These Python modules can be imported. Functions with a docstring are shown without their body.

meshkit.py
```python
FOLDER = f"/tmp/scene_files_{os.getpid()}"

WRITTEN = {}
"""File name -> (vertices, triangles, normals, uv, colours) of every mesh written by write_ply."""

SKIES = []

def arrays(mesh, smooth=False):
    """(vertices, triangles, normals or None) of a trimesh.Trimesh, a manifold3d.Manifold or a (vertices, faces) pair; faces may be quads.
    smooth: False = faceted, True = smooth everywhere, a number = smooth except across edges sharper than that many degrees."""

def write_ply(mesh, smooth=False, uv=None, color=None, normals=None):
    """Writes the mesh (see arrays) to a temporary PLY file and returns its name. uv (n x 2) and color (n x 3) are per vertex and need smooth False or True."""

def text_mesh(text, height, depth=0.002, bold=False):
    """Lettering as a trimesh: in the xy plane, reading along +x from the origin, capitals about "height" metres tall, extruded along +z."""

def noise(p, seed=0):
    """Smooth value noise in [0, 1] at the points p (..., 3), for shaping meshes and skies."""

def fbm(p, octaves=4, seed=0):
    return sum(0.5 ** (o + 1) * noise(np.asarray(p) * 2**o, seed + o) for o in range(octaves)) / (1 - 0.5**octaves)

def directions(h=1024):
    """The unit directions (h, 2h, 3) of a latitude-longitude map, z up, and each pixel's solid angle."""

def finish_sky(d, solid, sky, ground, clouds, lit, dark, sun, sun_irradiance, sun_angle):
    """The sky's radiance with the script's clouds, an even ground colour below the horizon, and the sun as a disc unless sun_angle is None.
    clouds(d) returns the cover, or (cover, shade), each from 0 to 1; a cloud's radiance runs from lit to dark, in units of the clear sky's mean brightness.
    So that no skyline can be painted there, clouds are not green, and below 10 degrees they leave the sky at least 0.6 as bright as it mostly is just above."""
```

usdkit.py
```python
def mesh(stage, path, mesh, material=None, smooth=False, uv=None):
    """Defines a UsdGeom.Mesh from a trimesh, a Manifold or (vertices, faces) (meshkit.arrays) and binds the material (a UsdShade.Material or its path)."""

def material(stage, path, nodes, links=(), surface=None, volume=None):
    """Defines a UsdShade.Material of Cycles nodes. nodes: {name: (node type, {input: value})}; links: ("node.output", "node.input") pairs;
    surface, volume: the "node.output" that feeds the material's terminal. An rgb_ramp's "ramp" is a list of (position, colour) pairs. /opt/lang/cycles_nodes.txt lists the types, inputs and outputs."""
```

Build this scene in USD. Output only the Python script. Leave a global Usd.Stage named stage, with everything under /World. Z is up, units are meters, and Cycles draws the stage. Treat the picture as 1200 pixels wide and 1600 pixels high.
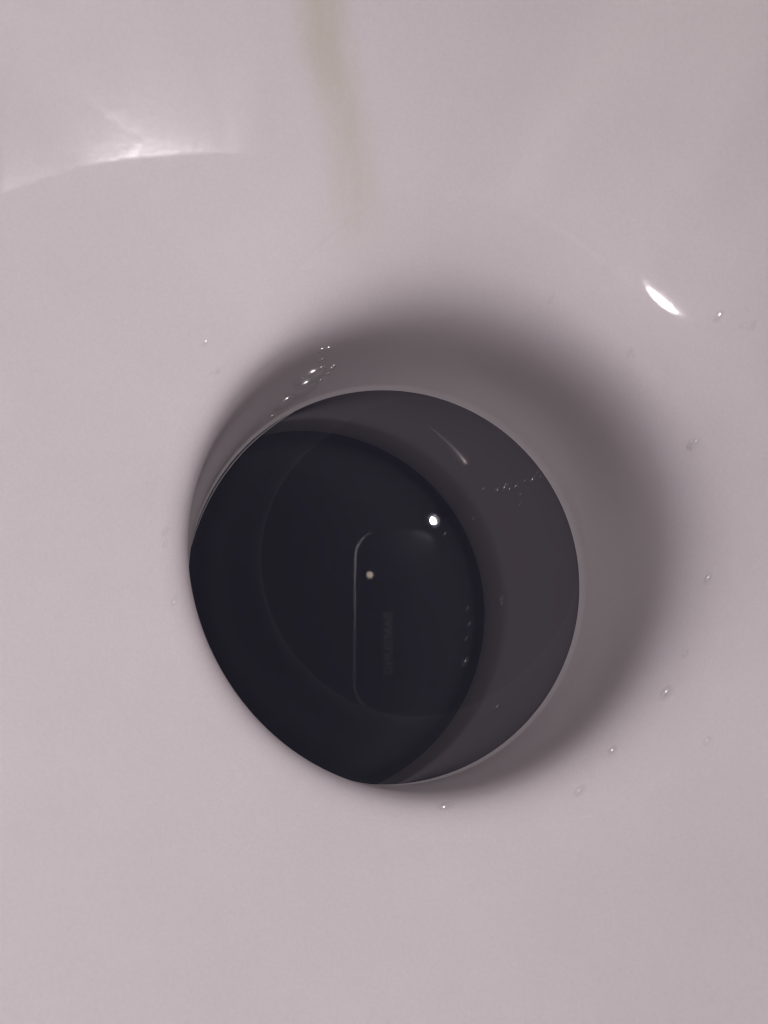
import math, random
import numpy as np, trimesh, usdkit, meshkit
from pxr import Usd, UsdGeom, UsdLux, UsdShade, Gf, Sdf, Vt
random.seed(7); rng = np.random.default_rng(7)
stage = Usd.Stage.CreateInMemory()
UsdGeom.SetStageUpAxis(stage, 'Z'); UsdGeom.SetStageMetersPerUnit(stage, 1.0)
UsdGeom.Xform.Define(stage, '/World'); UsdGeom.Scope.Define(stage, '/World/Looks')

# ------------------------------------------------------------------ camera
H = 0.27                                   # the lens is 27 cm above the standing water
FOC, FPX = 4.2, 1250.0                     # focal length in mm and in photograph pixels (1200 wide)
fw = np.array([-0.008, 0.072, -1.0]); fw /= np.linalg.norm(fw)
rt = np.cross(fw, [0, 1, 0]); rt /= np.linalg.norm(rt)
up = np.cross(rt, fw)
EYE = np.array([0, 0, H])
cam = UsdGeom.Camera.Define(stage, '/World/camera')
M = np.eye(4); M[0, :3], M[1, :3], M[2, :3], M[3, :3] = rt, up, -fw, EYE
cam.AddTransformOp().Set(Gf.Matrix4d(*M.ravel().tolist()))
cam.CreateFocalLengthAttr(FOC); cam.CreateHorizontalApertureAttr(FOC * 1200 / FPX); cam.CreateVerticalApertureAttr(FOC * 1600 / FPX)
cam.CreateClippingRangeAttr(Gf.Vec2f(0.004, 50))
cam.CreateFStopAttr(2.3); cam.CreateFocusDistanceAttr(0.255)
cam.CreateExposureAttr(0.0)

def ray(px, py):
    d = fw + rt * (px - 600) / FPX + up * (800 - py) / FPX
    return d / np.linalg.norm(d)
def at(px, py, z):                          # the point at height z seen at a photograph pixel
    d = ray(px, py); return EYE + d * (z - H) / d[2]

# ------------------------------------------------------------------ light
mat = lambda n, nodes, links=(), s='p.BSDF', **k: usdkit.material(stage, '/World/Looks/' + n, nodes, links, surface=s, **k)
dome = UsdLux.DomeLight.Define(stage, '/World/room_light')
amb = mat('room_ambient', {'b': ('background_shader', {'color': (1.0, 0.93, 0.95), 'strength': 0.05})}, s='b.background')
UsdShade.MaterialBindingAPI.Apply(dome.GetPrim()).Bind(amb)

# ------------------------------------------------------------------ helpers
used = {}
def path_of(name, parent=None):
    base = str(parent.GetPath()) if parent else '/World'
    k = (base, name); n = used.get(k, 0); used[k] = n + 1
    return base + '/' + name + (f'_{n:03d}' if n else '')
def tag(p, label=None, category=None, group=None, kind=None):
    for k, v in dict(label=label, category=category, group=group, kind=kind).items():
        if v: p.SetCustomDataByKey(k, v)
    return p
def thing(name, loc=(0, 0, 0), **t):
    x = UsdGeom.Xform.Define(stage, path_of(name)); x.AddTranslateOp().Set(Gf.Vec3d(*map(float, loc)))
    return tag(x.GetPrim(), **t)
def obj(name, mesh, m, parent=None, smooth=False, normals=None, **t):
    g = usdkit.mesh(stage, path_of(name, parent), mesh, m, smooth=smooth)
    if normals is not None:
        g.CreateNormalsAttr(Vt.Vec3fArray.FromNumpy(normals.astype(np.float32))); g.SetNormalsInterpolation('vertex')
    return tag(g.GetPrim(), **t)
def smoothstep(a, b, x):
    t = np.clip((x - a) / (b - a), 0, 1); return t * t * (3 - 2 * t)

# ------------------------------------------------------------------ materials
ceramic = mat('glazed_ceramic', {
    'g': ('geometry', {}), 'n': ('noise_texture', {'scale': 9.0, 'detail': 3.0}), 'n2': ('noise_texture', {'scale': 420.0, 'detail': 2.0}),
    'r': ('rgb_ramp', {'ramp': [(0.3, (0.560, 0.523, 0.539)), (0.7, (0.59, 0.551, 0.566))]}),
    'b': ('bump', {'strength': 0.05, 'distance': 0.0004}), 'x': ('separate_xyz', {}), 'z': ('map_range', {'range_type': 'smoothstep', 'from_min': 0.050, 'from_max': 0.066, 'to_min': 0.42, 'to_max': 0.12, 'clamp': True}), 'zs': ('map_range', {'range_type': 'smoothstep', 'from_min': 0.066, 'from_max': 0.083, 'to_min': 0.0, 'to_max': 0.5, 'clamp': True}), 'n3': ('noise_texture', {'scale': 1900.0, 'detail': 1.0}), 'n4': ('noise_texture', {'scale': 42.0, 'detail': 4.0, 'roughness': 0.6}), 'mg': ('math', {'math_type': 'multiply_add', 'value2': 0.16, 'value3': 0.92}), 'mb': ('math', {'math_type': 'multiply_add', 'value2': 0.07, 'value3': 0.965}), 'mm': ('math', {'math_type': 'multiply'}), 'ml': ('map_range', {'range_type': 'smoothstep', 'from_min': 0.040, 'from_max': 0.078, 'to_min': 0.83, 'to_max': 1.0, 'clamp': True}), 'mk': ('math', {'math_type': 'multiply'}), 'cm': ('vector_math', {'math_type': 'scale'}),  # ml darkens the base colour down the throat, standing in for shade
    'p': ('principled_bsdf', {'ior': 1.5})},
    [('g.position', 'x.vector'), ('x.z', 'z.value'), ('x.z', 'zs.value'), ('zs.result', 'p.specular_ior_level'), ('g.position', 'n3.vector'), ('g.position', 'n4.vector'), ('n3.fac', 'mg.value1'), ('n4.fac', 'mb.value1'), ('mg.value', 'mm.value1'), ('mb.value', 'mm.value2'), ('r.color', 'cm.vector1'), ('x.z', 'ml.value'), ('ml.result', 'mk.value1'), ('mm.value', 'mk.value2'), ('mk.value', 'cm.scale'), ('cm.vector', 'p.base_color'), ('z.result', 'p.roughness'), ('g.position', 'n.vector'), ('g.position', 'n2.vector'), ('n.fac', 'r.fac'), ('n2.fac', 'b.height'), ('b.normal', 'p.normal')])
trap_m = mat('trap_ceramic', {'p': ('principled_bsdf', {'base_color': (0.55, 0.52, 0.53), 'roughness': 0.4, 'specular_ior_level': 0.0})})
water_m = mat('dark_water', {'t': ('transparent_bsdf', {'color': (0.380, 0.368, 0.372)}), 'g': ('glossy_bsdf', {'color': (1, 1, 1), 'roughness': 0.0}),
    'f': ('fresnel', {'IOR': 1.42}), 'm': ('mix_closure', {}), 'd': ('diffuse_bsdf', {'color': (0.47, 0.51, 0.84)}), 'm2': ('mix_closure', {'fac': 0.029})},
    [('f.fac', 'm.fac'), ('t.BSDF', 'm2.closure1'), ('d.BSDF', 'm2.closure2'), ('m2.closure', 'm.closure1'), ('g.BSDF', 'm.closure2')], s='m.closure')
pipe_m = mat('shaded_trap', {'p': ('principled_bsdf', {'base_color': (0.2, 0.2, 0.22), 'roughness': 0.5, 'specular_ior_level': 0.2})})  # dark base colour carries the shade deep inside the pipe
drop_m = mat('clear_water_drop', {'t': ('transparent_bsdf', {'color': (1, 1, 1)}), 'g': ('glossy_bsdf', {'color': (1, 1, 1), 'roughness': 0.2}),
    'm': ('mix_closure', {'fac': 0.09})}, [('t.BSDF', 'm.closure1'), ('g.BSDF', 'm.closure2')], s='m.closure')
bulb_m = mat('lit_bulb', {'e': ('emission', {'color': (1.0, 0.925, 0.955), 'strength': 15300.0})}, s='e.emission')
flash_m = mat('phone_flash', {'e': ('emission', {'color': (1.0, 0.80, 0.66), 'strength': 9.0})}, s='e.emission')
black_m = mat('black_plastic', {'p': ('principled_bsdf', {'base_color': (0.01, 0.01, 0.012), 'roughness': 0.35})})
highlight_m = mat('pale_highlight', {'p': ('principled_bsdf', {'base_color': (0.85, 0.85, 0.87), 'roughness': 0.4})})  # pale colour of the painted edge highlight
logo_m = mat('silver_print', {'p': ('principled_bsdf', {'base_color': (0.9, 0.9, 0.92), 'roughness': 0.4})})
lens_m = mat('lens_glass', {'p': ('principled_bsdf', {'base_color': (0.005, 0.005, 0.01), 'roughness': 0.05})})

# ------------------------------------------------------------------ toilet bowl: one glazed skin lofted ring by ring
NPHI = 1200; MARGIN = 6.0
FOLDS = [([(-60, 320), (0, 303), (60, 285), (130, 262), (200, 250), (280, 243), (340, 240), (420, 240)][::1], (0.155, 0.07), 0.010, (-.5, -.4), (.86, 1.02)),
         ([(-2, 300), (3, 240), (8, 180), (10, 100), (22, 50), (45, 0), (75, -50)], 0.26, 0.004, (-.5, -.4), (1.4, 1.5)),
         ([(70, 40), (92, 90), (120, 135), (165, 180), (220, 214), (300, 238)], 0.035, 0.0016, (.0, .25), (.4, .8)),
         ([(976, 1640), (984, 1500), (988, 1380), (992, 1270)], 0.022, 0.0016, (-.4, -.3), (.6, 1.0))]
phi = np.linspace(0, 2 * np.pi, NPHI, endpoint=False)
C = np.array([11.4, 5.8])
LED = np.array([29.0, 33.0, 270.0])         # the small torch beside the phone, in mm
# below the basin: (height, radius, centre x, centre y) in mm, from the far end of the trap up to the lip
low = np.array([
    (-330, 20, -330, -128), (-322, 46, -326, -126), (-290, 58, -300, -116), (-190, 60, -200, -78), (-90, 63, -100, -39), (-45, 64.5, -57, -23.5), (-30, 65.4, -34.6, -16.4), (-18, 65.8, -32.2, -15.5),
    (-12.5, 66, -29.4, -14.4), (-8.6, 66.1, -25.5, -12.8), (-7.6, 66.2, -18, -10.2), (-5.2, 66.2, -9.6, -7.4),
    (0, 66, -2.6, -4.8), (3.5, 66.5, -1.5, -3.9), (9, 66.4, .5, -2.4), (20, 65.6, 4.2, .4), (36, 63.8, 8.0, 3.3), (50, 61.9, 10.3, 5.0), (66, 61.0, 10.8, 5.4), (81, 60.8, 11.4, 5.8)])
from scipy.interpolate import PchipInterpolator as P1
s_low = np.r_[0, np.cumsum(np.hypot(np.diff(low[:, 0]), np.hypot(np.diff(low[:, 1]), np.hypot(np.diff(low[:, 2]), np.diff(low[:, 3])))))]
i0 = 12
fine = [np.linspace(s_low[k], s_low[k + 1], (5 if k < 4 else 8 if k < i0 else 10), endpoint=False) for k in range(14)]
sl = np.concatenate(fine); fl = P1(s_low, low, axis=0)(sl)
V = [np.stack([r * np.cos(phi) + cx, r * np.sin(phi) + cy, np.full(NPHI, z)], 1) for z, r, cx, cy in fl]
n_pipe = sum(len(f) for f in fine[:7]); n_trap = sum(len(f) for f in fine[:i0])
# the lip: a fillet, wide on the upper right, tight on the lower left, where the opening also lies lower
deg = np.degrees(np.angle(np.exp(1j * phi)))
rho = P1([-180, -135, -90, -45, 0, 45, 90, 135, 180], [11, 11, 13, 24, 42, 23, 37, 12, 11])(deg)
sag = smoothstep(30, 165, np.abs(np.degrees(np.angle(np.exp(1j * (phi - math.radians(50)))))))
lobe = lambda a, w: np.exp(-(np.degrees(np.angle(np.exp(1j * (phi - math.radians(a))))) / w) ** 2)
neck = 3.2 * lobe(-95, 50) + 2.6 * lobe(150, 38) + 1.6 * lobe(190, 38) + 0.3 * lobe(-45, 30) + 2.3 * lobe(0, 38) + 2.2 * lobe(92, 34) + 0.8 * lobe(45, 25)
under = 4.5 * lobe(195, 62) + 0.8 * lobe(-52, 38)             # undercut walls
axis_at = P1(low[-6:, 0], low[-6:, 1:], axis=0)
TOP, END = 83.0 - 15 * sag, math.radians(28)
TH0 = np.pi / 2 - np.radians(13) * lobe(48, 72)                # the wall already leans outwards below the lip on that side
sg = np.linspace(0, 1, 200)[:, None]; ease = .55 * sg * sg * (3 - 2 * sg) + .45 * sg; th = TH0 - (TH0 - END) * ease
cum_ = lambda y: np.vstack([np.zeros(NPHI), np.cumsum((y[1:] + y[:-1]) / 2, axis=0)]) / 199 * (np.pi / 2 - END)
fr, fz = cum_(np.cos(th)), cum_(np.sin(th))
z_neck = TOP - rho * fz[-1]
q = axis_at(z_neck); q[:, 0] += neck
ring = lambda v: np.stack([v[0] * np.cos(phi) + v[1], v[0] * np.sin(phi) + v[2]], 1)
zs0 = 9.0; tab = P1(low[-9:, 0], low[-9:, 1:], axis=0); ps, ds = ring(tab(zs0)), ring(tab(zs0 + .5)) - ring(tab(zs0 - .5))
rad = np.stack([np.cos(phi), np.sin(phi)], 1); pn = rad * q[:, :1] + q[:, 1:]; dn = rad / np.tan(TH0)[:, None]
hz = (z_neck - zs0)[:, None]
for t in np.linspace(0, 1, 28, endpoint=False):                # the throat wall, from the waterline's curve up to the neck
    xy = (2 * t**3 - 3 * t**2 + 1) * ps + (t**3 - 2 * t**2 + t) * hz * ds + (-2 * t**3 + 3 * t**2) * pn + (t**3 - t**2) * hz * dn
    xy = xy + rad * (under * 16 * t * t * (1 - t) ** 2)[:, None]
    V.append(np.c_[xy, zs0 + (z_neck - zs0) * t])
for t in np.linspace(0, 1, 50, endpoint=False):
    k = int(round(t * 199)); r = q[:, 0] + rho * fr[k]; z = z_neck + rho * fz[k]
    V.append(np.stack([r * np.cos(phi) + q[:, 1], r * np.sin(phi) + q[:, 2], z], 1))
n_throat = len(V)
rend = q[:, 0] + rho * fr[-1]
e0 = np.stack([rend * np.cos(phi) + q[:, 1], rend * np.sin(phi) + q[:, 2]], 1)
U0 = np.hypot(e0[:, 0] - C[0], e0[:, 1] - C[1])
# basin: steepens outwards in step with the sight line, flattest on the upper right shoulder of the lip
dphi = lambda a: np.angle(np.exp(1j * (phi - math.radians(a))))
dip = .84 * np.exp(-(dphi(48) / 0.14) ** 2) + .16 * np.exp(-(dphi(42) / 0.42) ** 2)
tb = np.r_[np.linspace(0, .3, 80, endpoint=False), np.linspace(.3, 1, 110)]
zb = TOP.copy()
prev = None
cs, sn = np.cos(phi), np.sin(phi)
for t in tb:
    u = U0 + (158 - U0) * t
    P = np.stack([C[0] + u * cs, C[1] + u * sn, zb], 1)
    a_ = np.array([0, 0, 270.0]) - P; a_ /= np.linalg.norm(a_, axis=1, keepdims=True)
    b_ = LED - P; b_ /= np.linalg.norm(b_, axis=1, keepdims=True)
    h_ = a_ + b_
    hr = np.degrees(np.arctan2(-(h_[:, 0] * cs + h_[:, 1] * sn), h_[:, 2]))
    margin = MARGIN + 1.5 * sag ** 3 - (MARGIN + 0.2) * dip * np.exp(-((u - 78.0) / 2.1) ** 2)
    margin = margin - 1.3 * lobe(150, 30) * smoothstep(103, 116, u)
    w = 1 - smoothstep(0, 1, (u - U0) / (8.0 - 6.6 * dip))
    sl_deg = np.minimum(hr + margin, np.interp(u, [110, 125, 150, 158], [45, 50, 66, 83])) * (1 - w) + np.maximum(28, hr + margin) * w
    if prev is not None: zb = zb + (u - prev) * np.tan(np.radians(sl_deg))
    prev = u
    V.append(np.stack([C[0] + u * cs, C[1] + u * sn, zb], 1))
n_basin = len(V)
z_top = zb.max() + 16; print('rim', zb.min(), zb.max())
for (u, z) in [(162, z_top - 12), (164, z_top - 4), (169, z_top), (180, z_top + 2), (191, z_top), (197, z_top - 6), (199, z_top - 16), (197, z_top - 34), (186, z_top - 60)]:
    V.append(np.stack([C[0] + u * np.cos(phi), C[1] + u * np.sin(phi), np.full(NPHI, z)], 1))
n_rim = len(V)
for u, z in [(180, 90), (165, 20), (160, -40), (160, -300), (165, -310)]:
    V.append(np.stack([C[0] + u * np.cos(phi), C[1] + u * np.sin(phi), np.full(NPHI, z)], 1))
G = np.array(V) / 1000.0                                    # rings x phi x 3

def grid_faces(a, b):
    i, j = np.meshgrid(np.arange(a, b - 1), np.arange(NPHI), indexing='ij'); k = (j + 1) % NPHI
    q = np.stack([i * NPHI + j, i * NPHI + k, (i + 1) * NPHI + k, (i + 1) * NPHI + j], -1).reshape(-1, 4)
    return np.vstack([q[:, [0, 2, 1]], q[:, [0, 3, 2]]])
Vall = G.reshape(-1, 3); Fall = grid_faces(0, len(G))
FV = grid_faces(n_trap, n_basin)
def cache():
    global A_, E1, E2, PX_
    A_ = Vall[FV[:, 0]]; E1, E2 = Vall[FV[:, 1]] - A_, Vall[FV[:, 2]] - A_
    w = A_ - EYE; PX_ = np.stack([600 + FPX * (w @ rt) / (w @ fw), 800 - FPX * (w @ up) / (w @ fw)], 1)
cache()
def hit_face(px, py):
    i = np.where((np.abs(PX_[:, 0] - px) < 14) & (np.abs(PX_[:, 1] - py) < 14))[0]
    d = ray(px, py); p = np.cross(d, E2[i]); det = (E1[i] * p).sum(1); T = EYE - A_[i]
    u = (T * p).sum(1) / det; q = np.cross(T, E1[i]); v = (q @ d) / det; t = (E2[i] * q).sum(1) / det
    ok = np.where((u >= -1e-6) & (v >= -1e-6) & (u + v <= 1 + 1e-6) & (t > 0.02))[0]
    k = ok[np.argmin(t[ok])]
    return i[k], u[k], v[k], EYE + d * t[k]
# bands of caustic light and a trickle, put into the shape as shallow folds, each a line on the surface, the surface dipping away on its left hand
b0, b1 = n_throat * NPHI, n_basin * NPHI
for pts, S, L, fade0, fade1 in FOLDS:
    line = np.array([hit_face(*p)[3] for p in pts])[:, :2]
    q = Vall[b0:b1, :2]; best = np.full(len(q), 9.0); side = np.zeros(len(q)); along = np.zeros(len(q))
    seg = np.linalg.norm(np.diff(line, axis=0), axis=1); cum = np.r_[0, np.cumsum(seg)]
    for k in range(len(line) - 1):
        e = (line[k + 1] - line[k]) / seg[k]; w = q - line[k]
        t = w @ e
        lo, hi = (-9 if k == 0 else 0), (9 if k == len(line) - 2 else seg[k])
        tc = np.clip(t, lo, hi); dv = w - tc[:, None] * e; dd = np.hypot(dv[:, 0], dv[:, 1]); n = dd < best
        best[n] = dd[n]; side[n] = (e[0] * w[n, 1] - e[1] * w[n, 0]); along[n] = (cum[k] + tc[n]) / cum[-1]
    dist = np.where(side > 0, best, 0)
    a_ = smoothstep(*fade0, along) * (1 - smoothstep(*fade1, along))
    S = np.interp(along, [0, 1], S) if isinstance(S, tuple) else S
    Vall[b0:b1, 2] -= S * L * (1 - np.exp(-dist / L)) * np.exp(-(dist / (9 * L)) ** 2) * a_
G = Vall.reshape(G.shape); cache()
fn = np.cross(Vall[Fall[:, 1]] - Vall[Fall[:, 0]], Vall[Fall[:, 2]] - Vall[Fall[:, 0]])
Nall = np.zeros_like(Vall)
for k in range(3): np.add.at(Nall, Fall[:, k], fn)
Nall /= np.linalg.norm(Nall, axis=1, keepdims=True) + 1e-30
if Nall[n_throat * NPHI + 20 * NPHI, 2] < 0: Fall = Fall[:, ::-1]; Nall = -Nall

bowl = thing('toilet_bowl', label='white glazed ceramic toilet bowl with a round drain opening', category='toilet bowl')
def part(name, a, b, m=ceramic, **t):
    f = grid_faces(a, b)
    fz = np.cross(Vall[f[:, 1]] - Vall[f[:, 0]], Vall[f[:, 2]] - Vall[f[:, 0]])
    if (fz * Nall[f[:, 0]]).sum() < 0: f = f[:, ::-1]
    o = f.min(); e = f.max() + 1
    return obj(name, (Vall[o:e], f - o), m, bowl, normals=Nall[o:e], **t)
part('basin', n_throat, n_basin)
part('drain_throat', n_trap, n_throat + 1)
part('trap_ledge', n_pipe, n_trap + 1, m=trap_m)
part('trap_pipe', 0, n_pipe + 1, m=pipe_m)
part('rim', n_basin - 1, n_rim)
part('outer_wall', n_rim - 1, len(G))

# where a photograph pixel lands on the ceramic (point, normal)
def hit(px, py):
    k, u, v, p = hit_face(px, py)
    n = Nall[FV[k, 0]] * (1 - u - v) + Nall[FV[k, 1]] * u + Nall[FV[k, 2]] * v
    return p, n / np.linalg.norm(n)
# the stain that runs down the basin above the opening: a thin film on the glaze
path = np.array([(500, -40), (508, 20), (517, 75), (526, 130), (534, 185), (541, 240), (547, 300), (553, 370), (558, 455)], float)
wid = np.array([66, 64, 62, 60, 60, 62, 66, 74, 82]); stv, stn, fade = [], [], []
ti = np.linspace(0, len(path) - 1, 40)
for t in ti:
    c = np.array([np.interp(t, range(len(path)), path[:, k]) for k in (0, 1)]); w = np.interp(t, range(len(path)), wid)
    for x in np.linspace(-1, 1, 17):
        p, n = hit(c[0] + x * w, c[1] - x * 4); stv.append(p + n * 0.00012); stn.append(n)
        fade.append((1 - smoothstep(.0, 1.0, abs(x + .1 * math.sin(t * .9)))) * (1 - smoothstep(.0, .8, t / (len(path) - 1)) * .5) * (1 - smoothstep(.72, 1.0, t / (len(path) - 1))))
q = [[i * 17 + j, i * 17 + j + 1, (i + 1) * 17 + j + 1, (i + 1) * 17 + j] for i in range(39) for j in range(16)]
stain_m = mat('yellow_stain', {'a': ('attribute', {'attribute': 'fade'}), 'k': ('math', {'math_type': 'multiply'}), 'g': ('geometry', {}), 'mp': ('mapping', {'mapping_type': 'point', 'scale': (1.0, 0.22, 0.3)}), 'n': ('noise_texture', {'scale': 420.0, 'detail': 4.0}), 'nr': ('map_range', {'from_min': 0.3, 'from_max': 0.7, 'to_min': 0.18, 'to_max': 0.30, 'clamp': True}), 't': ('transparent_bsdf', {'color': (1, 1, 1)}),
    'p': ('principled_bsdf', {'base_color': (0.56, 0.54, 0.31), 'roughness': 0.13}), 'm': ('mix_closure', {})},
    [('a.fac', 'k.value1'), ('g.position', 'mp.vector'), ('mp.vector', 'n.vector'), ('n.fac', 'nr.value'), ('nr.result', 'k.value2'), ('k.value', 'm.fac'), ('t.BSDF', 'm.closure1'), ('p.BSDF', 'm.closure2')], s='m.closure')
st = obj('stain', (np.array(stv), np.array(q)[:, ::-1]), stain_m, bowl, normals=np.array(stn), label='faint yellow stain trickling down the basin to the opening')
UsdGeom.PrimvarsAPI(UsdGeom.Mesh(st)).CreatePrimvar('fade', Sdf.ValueTypeNames.FloatArray, 'vertex').Set(Vt.FloatArray.FromNumpy(np.array(fade, np.float32)))

# ------------------------------------------------------------------ water
ring0 = G[n_trap]
out = (ring0 - ring0.mean(0)) * 1.004 + ring0.mean(0)
rr = np.linspace(0, 1, 24)[1:]
wv = np.vstack([out.mean(0)] + [out.mean(0) + (out - out.mean(0)) * r for r in rr])
wf = np.vstack([[[0, 1 + j, 1 + (j + 1) % NPHI] for j in range(NPHI)], grid_faces(0, len(rr)) + 1])
up_ = np.cross(wv[wf[:, 1]] - wv[wf[:, 0]], wv[wf[:, 2]] - wv[wf[:, 0]])[:, 2] < 0
wf[up_] = wf[up_][:, ::-1]
water = thing('water', label='dark standing water filling the round drain opening', category='water', kind='structure')
obj('water_surface', (wv, wf), water_m, water, smooth=True)
j0, j1 = int(NPHI * .325), int(NPHI * .475)                 # where the water climbs the glaze on the upper left
mv = []
for j in range(j0, j1):
    p = ring0[j]; inw = ring0.mean(0) - p; inw /= np.linalg.norm(inw); k = math.sin(math.pi * (j - j0) / (j1 - 1 - j0)) ** .5 * .0011 + .0001
    for t in np.linspace(0, np.pi / 2 * .96, 10): mv.append(p + inw * (k * (1 - math.sin(t)) - .00025) + np.array([0, 0, k * (1 - math.cos(t)) + .00004]))
mq = [[i * 10 + j, i * 10 + j + 1, (i + 1) * 10 + j + 1, (i + 1) * 10 + j] for i in range(j1 - j0 - 1) for j in range(9)]
obj('meniscus', (np.array(mv), np.array(mq)[:, ::-1]), drop_m, water, smooth=True)

def bead(name, p, n, a, b, h, label, category, group):
    e = (rt + 1.5 * up); e = e - n * (e @ n); e /= np.linalg.norm(e); f = np.cross(n, e)
    th, ps = np.meshgrid(np.linspace(0, np.pi / 2, 10), np.linspace(0, 2 * np.pi, 20, endpoint=False), indexing='ij')
    v = np.stack([a * np.sin(th) * np.cos(ps), b * np.sin(th) * np.sin(ps), h * np.cos(th)], -1).reshape(-1, 3)
    v = np.vstack([v[19:]])                                  # one apex
    f_ = [[0, 1 + j, 1 + (j + 1) % 20] for j in range(20)] + [t for i in range(8) for j in range(20) for t in
         ([1 + i * 20 + j, 1 + (i + 1) * 20 + j, 1 + (i + 1) * 20 + (j + 1) % 20], [1 + i * 20 + j, 1 + (i + 1) * 20 + (j + 1) % 20, 1 + i * 20 + (j + 1) % 20])]
    x = thing(name, p, label=label, category=category, group=group)
    return obj('skin', (v[:, :1] * e + v[:, 1:2] * f + v[:, 2:] * n, np.array(f_)), drop_m, x, smooth=True)
def drops(name, where, label, category, group, on_water=False):
    for px, py, s in where:
        if on_water: p, n = at(px, py, 0.0), np.array([0, 0, 1.0])
        else: p, n = hit(px, py)
        steep = n[2] < .88
        s_ = s * (.0015 if on_water else .0012 if n[2] < .6 else .0009)
        bead(name, p + n * .00003, n, 1.5 * s_, .75 * s_, (.8 if on_water or n[2] < .5 else 1.1 if steep else .42) * s_, label, category, group)
LIP = 'drops around the lip of the opening'
for px, py, k, where in [(320, 536, .9, 'upper left of the opening, the higher one of three'), (340, 580, .9, 'upper left of the opening, beside a smaller one'), (331, 583, .5, 'upper left of the opening, the smallest of three'),
      (862, 467, 1.1, 'above the opening, alone on the upper lip'), (985, 551, 1.2, 'on the lip just below the long bright highlight'), (991, 557, .6, 'on the lip below the bright highlight, the smaller one of a pair'),
      (1080, 693, 1.0, 'right of the opening, the left one of a pair'), (1087, 693, 1.2, 'right of the opening, the right one of a pair'), (1108, 905, 1.0, 'on the rightmost point of the lip'),
      (1072, 1022, .8, 'on the lower right lip, higher than its long neighbour'), (1043, 1083, 1.3, 'on the lower right lip, elongated'), (958, 1174, 1.0, 'small and dim below the dark lower right wall'),
      (906, 1237, 1.5, 'brightest one below the opening'), (697, 1261, 1.3, 'directly below the lowest point of the opening'), (257, 830, 1.2, 'left of the opening, upper one of a close pair'),
      (257, 850, .9, 'left of the opening, lower one of a close pair'), (270, 940, 1.2, 'left of the opening, lowest on that side'), (1105, 1158, 1.2, 'faint on the basin at the lower right, away from the lip')]:
    drops('water_drop', [(px, py, k)], 'clear water drop ' + where, 'water drop', LIP)
for px, py, k, where in [(1122, 495, 1.3, 'largest one right of the long highlight'), (1163, 509, .8, 'right of the highlight, middle one of a row of three'), (1175, 509, 1.1, 'right of the highlight, last one of a row of three'), (1156, 509, .5, 'right of the highlight, smallest one of a row of three')]:
    drops('water_drop', [(px, py, k)], 'clear water drop ' + where, 'water drop', 'drops beside the bright highlight')
WALL = 'drops on the upper left throat wall'
for px, py, k, where in [(471, 601, 3.7, 'long and bright on the upper left wall, lower of a pair'), (483, 583, 3.4, 'long and bright on the upper left wall, upper of a pair'), (444, 625, 2.5, 'just above the upper left waterline'), (424, 650, .8, 'small and lowest on the upper left wall'),
      (502, 545, .9, 'topmost on the upper left wall, left of two'), (512, 543, 1.0, 'topmost on the upper left wall, right of two')]:
    drops('water_drop', [(px, py, k)], 'clear water drop ' + where, 'water drop', WALL)
drops('water_drop', [(503, 561, .6), (500, 574, .8), (516, 575, 1.0), (511, 583, .8), (520, 571, .8), (499, 594, .8)],
      'tiny water drop in the faint cluster right of the long bright drops', 'water drop', 'faint cluster of drops on the upper left wall')
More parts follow.
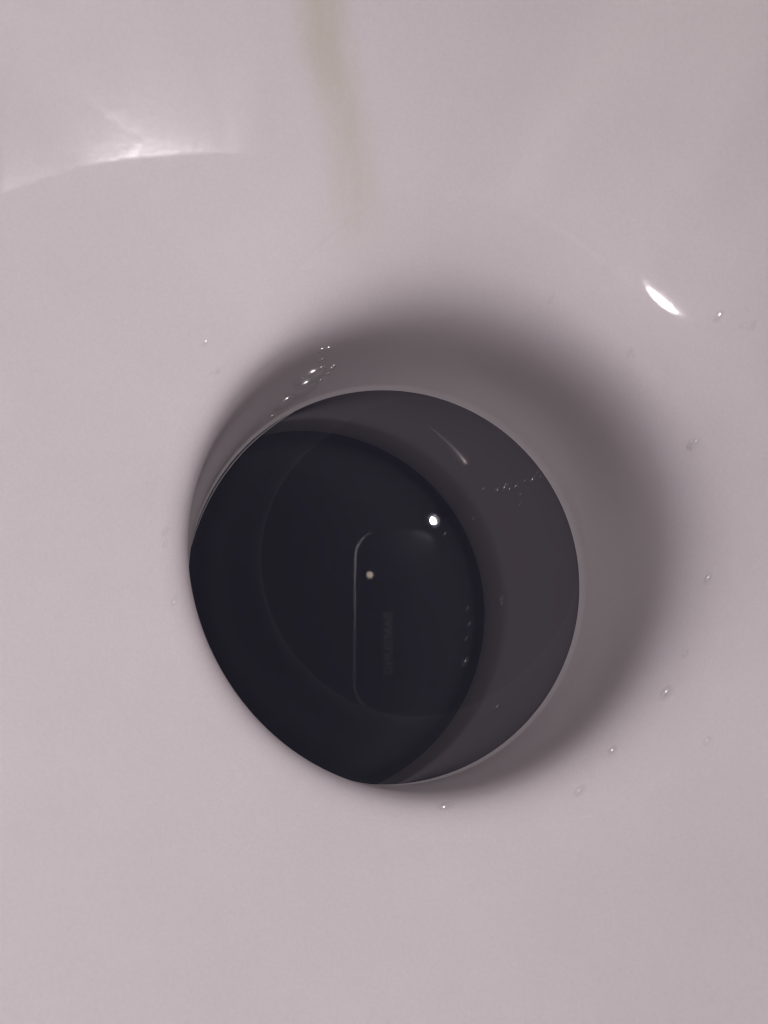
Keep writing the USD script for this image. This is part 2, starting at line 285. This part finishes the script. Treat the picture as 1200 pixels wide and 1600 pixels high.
drops('bubble', [(755, 763, .5), (777, 765, .6), (788, 761, .9), (790, 757, .5), (806, 759, .7), (813, 772, .35), (812, 788, .5), (820, 750, .4), (832, 748, .8), (840, 738, .4), (845, 744, .5), (796, 764, .4)],
      'tiny bubble in a short row on the water by the upper right edge', 'bubble', 'row of bubbles by the upper right edge', True)
drops('bubble', [(730, 951, .5), (733, 975, .5), (728, 998, .5), (726, 1034, .9), (783, 936, .6), (784, 943, .5), (776, 1104, .5), (695, 834, .5), (740, 810, .4)],
      'tiny bubble on the right half of the dark water', 'bubble', 'scattered bubbles on the water', True)

glint_m = mat('glint_film', {'t': ('transparent_bsdf', {'color': (1, 1, 1)}), 'g': ('glossy_bsdf', {'color': (1, 0.92, 0.92), 'roughness': 0.3}),
    'm': ('mix_closure', {'fac': 0.02})}, [('t.BSDF', 'm.closure1'), ('g.BSDF', 'm.closure2')], s='m.closure')
p = at(706, 696, 0.0); e = at(733, 724, 0.0) - at(676, 668, 0.0); e /= np.linalg.norm(e); f = np.cross([0, 0, 1.0], e)
ts = np.linspace(-1, 1, 30); v = []
for t in ts:
    w = .0030 * (0.10 + .88 * smoothstep(-1, .7, t)) * math.sqrt(max(0, 1 - max(0, (t - .7) / .3) ** 2)) + 1e-5
    for x in np.linspace(-1, 1, 9): v.append(e * .0095 * t + f * (w * x - .0008 * t * t) + np.array([0, 0, w * .25 * (1 - x * x) + .00005]))
fq = [[i * 9 + j, (i + 1) * 9 + j, (i + 1) * 9 + j + 1, i * 9 + j + 1] for i in range(29) for j in range(8)]
x = thing('added_glint', p, label='faint slanting glint on the water, added as a film, above the row of bubbles', category='glint')  # thin film added to make a soft glint on the water
obj('film', (np.array(v), np.array(fq)), glint_m, x, smooth=True)

# ------------------------------------------------------------------ lamps that the water mirrors
def mirrored(px, py, z):                    # the place at height z whose mirror image in the water is seen at this pixel
    p = at(px, py, -z); return np.array([p[0], p[1], z])
b = LED / 1000.0
led = trimesh.creation.icosphere(3, 1.0); led.apply_scale([0.0014, 0.0019, 0.0005]); led.apply_translation([0, 0, -0.0004])
tilt = trimesh.geometry.align_vectors([0, 0, -1], np.array([-.70, -.53, -1.0]) / np.linalg.norm([-.70, -.53, -1.0]))
led.apply_transform(tilt)
torch = thing('pocket_torch', b, label='small lit torch beside the phone, mirrored as a bright white dot in the water', category='torch')
obj('led', led, bulb_m, torch, smooth=True)
cap = trimesh.creation.cylinder(0.0045, 0.05); cap.apply_translation([0, 0, 0.0254]); cap.apply_transform(tilt); obj('barrel', cap, black_m, torch)

# ------------------------------------------------------------------ the phone that takes the picture: seen only mirrored in the water
PB = EYE - fw * 0.0015                      # a point of its back, just behind the lens opening
ph = thing('smartphone', PB, label='dark smartphone held above the bowl, mirrored in the water', category='phone')
def phone_pts(v):                           # x right, y up, z out of the back (towards the bowl)
    v = np.asarray(v); return v[:, :1] * rt + v[:, 1:2] * up + v[:, 2:] * fw
def rrect(x0, x1, y0, y1, r, n=14):
    p = []
    for cx, cy, a0 in ((x1 - r, y1 - r, 0), (x0 + r, y1 - r, 90), (x0 + r, y0 + r, 180), (x1 - r, y0 + r, 270)):
        for a in np.radians(np.linspace(a0, a0 + 90, n)): p.append((cx + r * math.cos(a), cy + r * math.sin(a)))
    return np.array(p)
sc = 2 * H / FPX
X0, X1, Y0, Y1 = -57 * sc, 78 * sc, -216 * sc, 62 * sc
def loft(sections, cap0=True, cap1=True):
    n = len(sections[0]); v = np.vstack(sections); f = []
    for i in range(len(sections) - 1):
        for j in range(n): f.append([i * n + j, i * n + (j + 1) % n, (i + 1) * n + (j + 1) % n, (i + 1) * n + j])
    f = [t for a, b_, c, d_ in f for t in ((a, b_, c), (a, c, d_))]
    for on, i in ((cap0, 0), (cap1, len(sections) - 1)):
        if on:
            v = np.vstack([v, sections[i].mean(0)])
            f += [(i * n + j, i * n + (j + 1) % n, len(v) - 1) for j in range(n)]
    m = trimesh.Trimesh(v, f, process=False); m.fix_normals(); return m
def sect(inset, z):
    r = rrect(X0 + inset, X1 - inset, Y0 + inset, Y1 - inset, 0.018 - inset); return np.c_[r, np.full(len(r), z)]
def pobj(name, m, mm, parent=ph, smooth=False, **t):
    m = m.copy(); m.vertices = phone_pts(m.vertices); m.fix_normals(); return obj(name, m, mm, parent, smooth, **t)
pobj('back_cover', loft([sect(0.0012, -0.006), sect(0.0011, 0.0)]), black_m)
pobj('frame', loft([sect(0.0, -0.007), sect(0.0, -0.0012), sect(0.0005, -0.0002), sect(0.0011, -0.0002)], True, False), black_m, smooth=30)
full = np.vstack([rrect(X0, X1, Y0, Y1, 0.018)]); k0, k1 = 19, 37                      # a pale strip painting the highlight along one long side
arc = np.vstack([full[k0 - 2:28], np.linspace(full[27], full[28], 20)[1:-1], full[28:k1 + 2]])
cen = np.array([(X0 + X1) / 2, (Y0 + Y1) / 2]); tv = []
for i, p in enumerate(arc):
    t = arc[min(i + 1, len(arc) - 1)] - arc[max(i - 1, 0)]; t /= np.linalg.norm(t); n = np.array([-t[1], t[0]])
    if n @ (cen - p) < 0: n = -n
    w = .0011 * min(1, .3 + min(i, len(arc) - 1 - i) / 10)
    for a_, z in ((0, -.0006), (w * .5, .0009), (w, .0003), (w, -.0006)): tv.append([*(p + n * a_), z])
tq = [t for i in range(len(arc) - 1) for j in range(4) for t in ([i * 4 + j, i * 4 + (j + 1) % 4, (i + 1) * 4 + (j + 1) % 4], [i * 4 + j, (i + 1) * 4 + (j + 1) % 4, (i + 1) * 4 + j])]
tq += [[0, 1, 2], [0, 2, 3], [len(tv) - 4, len(tv) - 3, len(tv) - 2], [len(tv) - 4, len(tv) - 2, len(tv) - 1]]
pobj('edge_highlight', trimesh.Trimesh(tv, tq, process=False), highlight_m)
a = trimesh.creation.annulus(0.0038, 0.0046, 0.0006); pobj('lens_ring', a, lens_m)
fl_ = trimesh.creation.cylinder(0.0022, 0.0006); fl_.apply_translation([-32 * sc, -8 * sc, 0.0003]); pobj('flash', fl_, flash_m)
tx = meshkit.text_mesh('SAMSUNG', 0.0054, 0.0002, bold=True); bb = tx.bounds
tv = np.array(tx.vertices); tv[:, 0] = (tv[:, 0] - bb[:, 0].mean()) * (95 * sc / (bb[1, 0] - bb[0, 0])); tv[:, 1] -= bb[:, 1].mean()
pv = np.c_[-tv[:, 1] - 4 * sc, -tv[:, 0] - 113 * sc, tv[:, 2] + 0.0001]
pobj('lettering', trimesh.Trimesh(pv, tx.faces, process=False), logo_m)
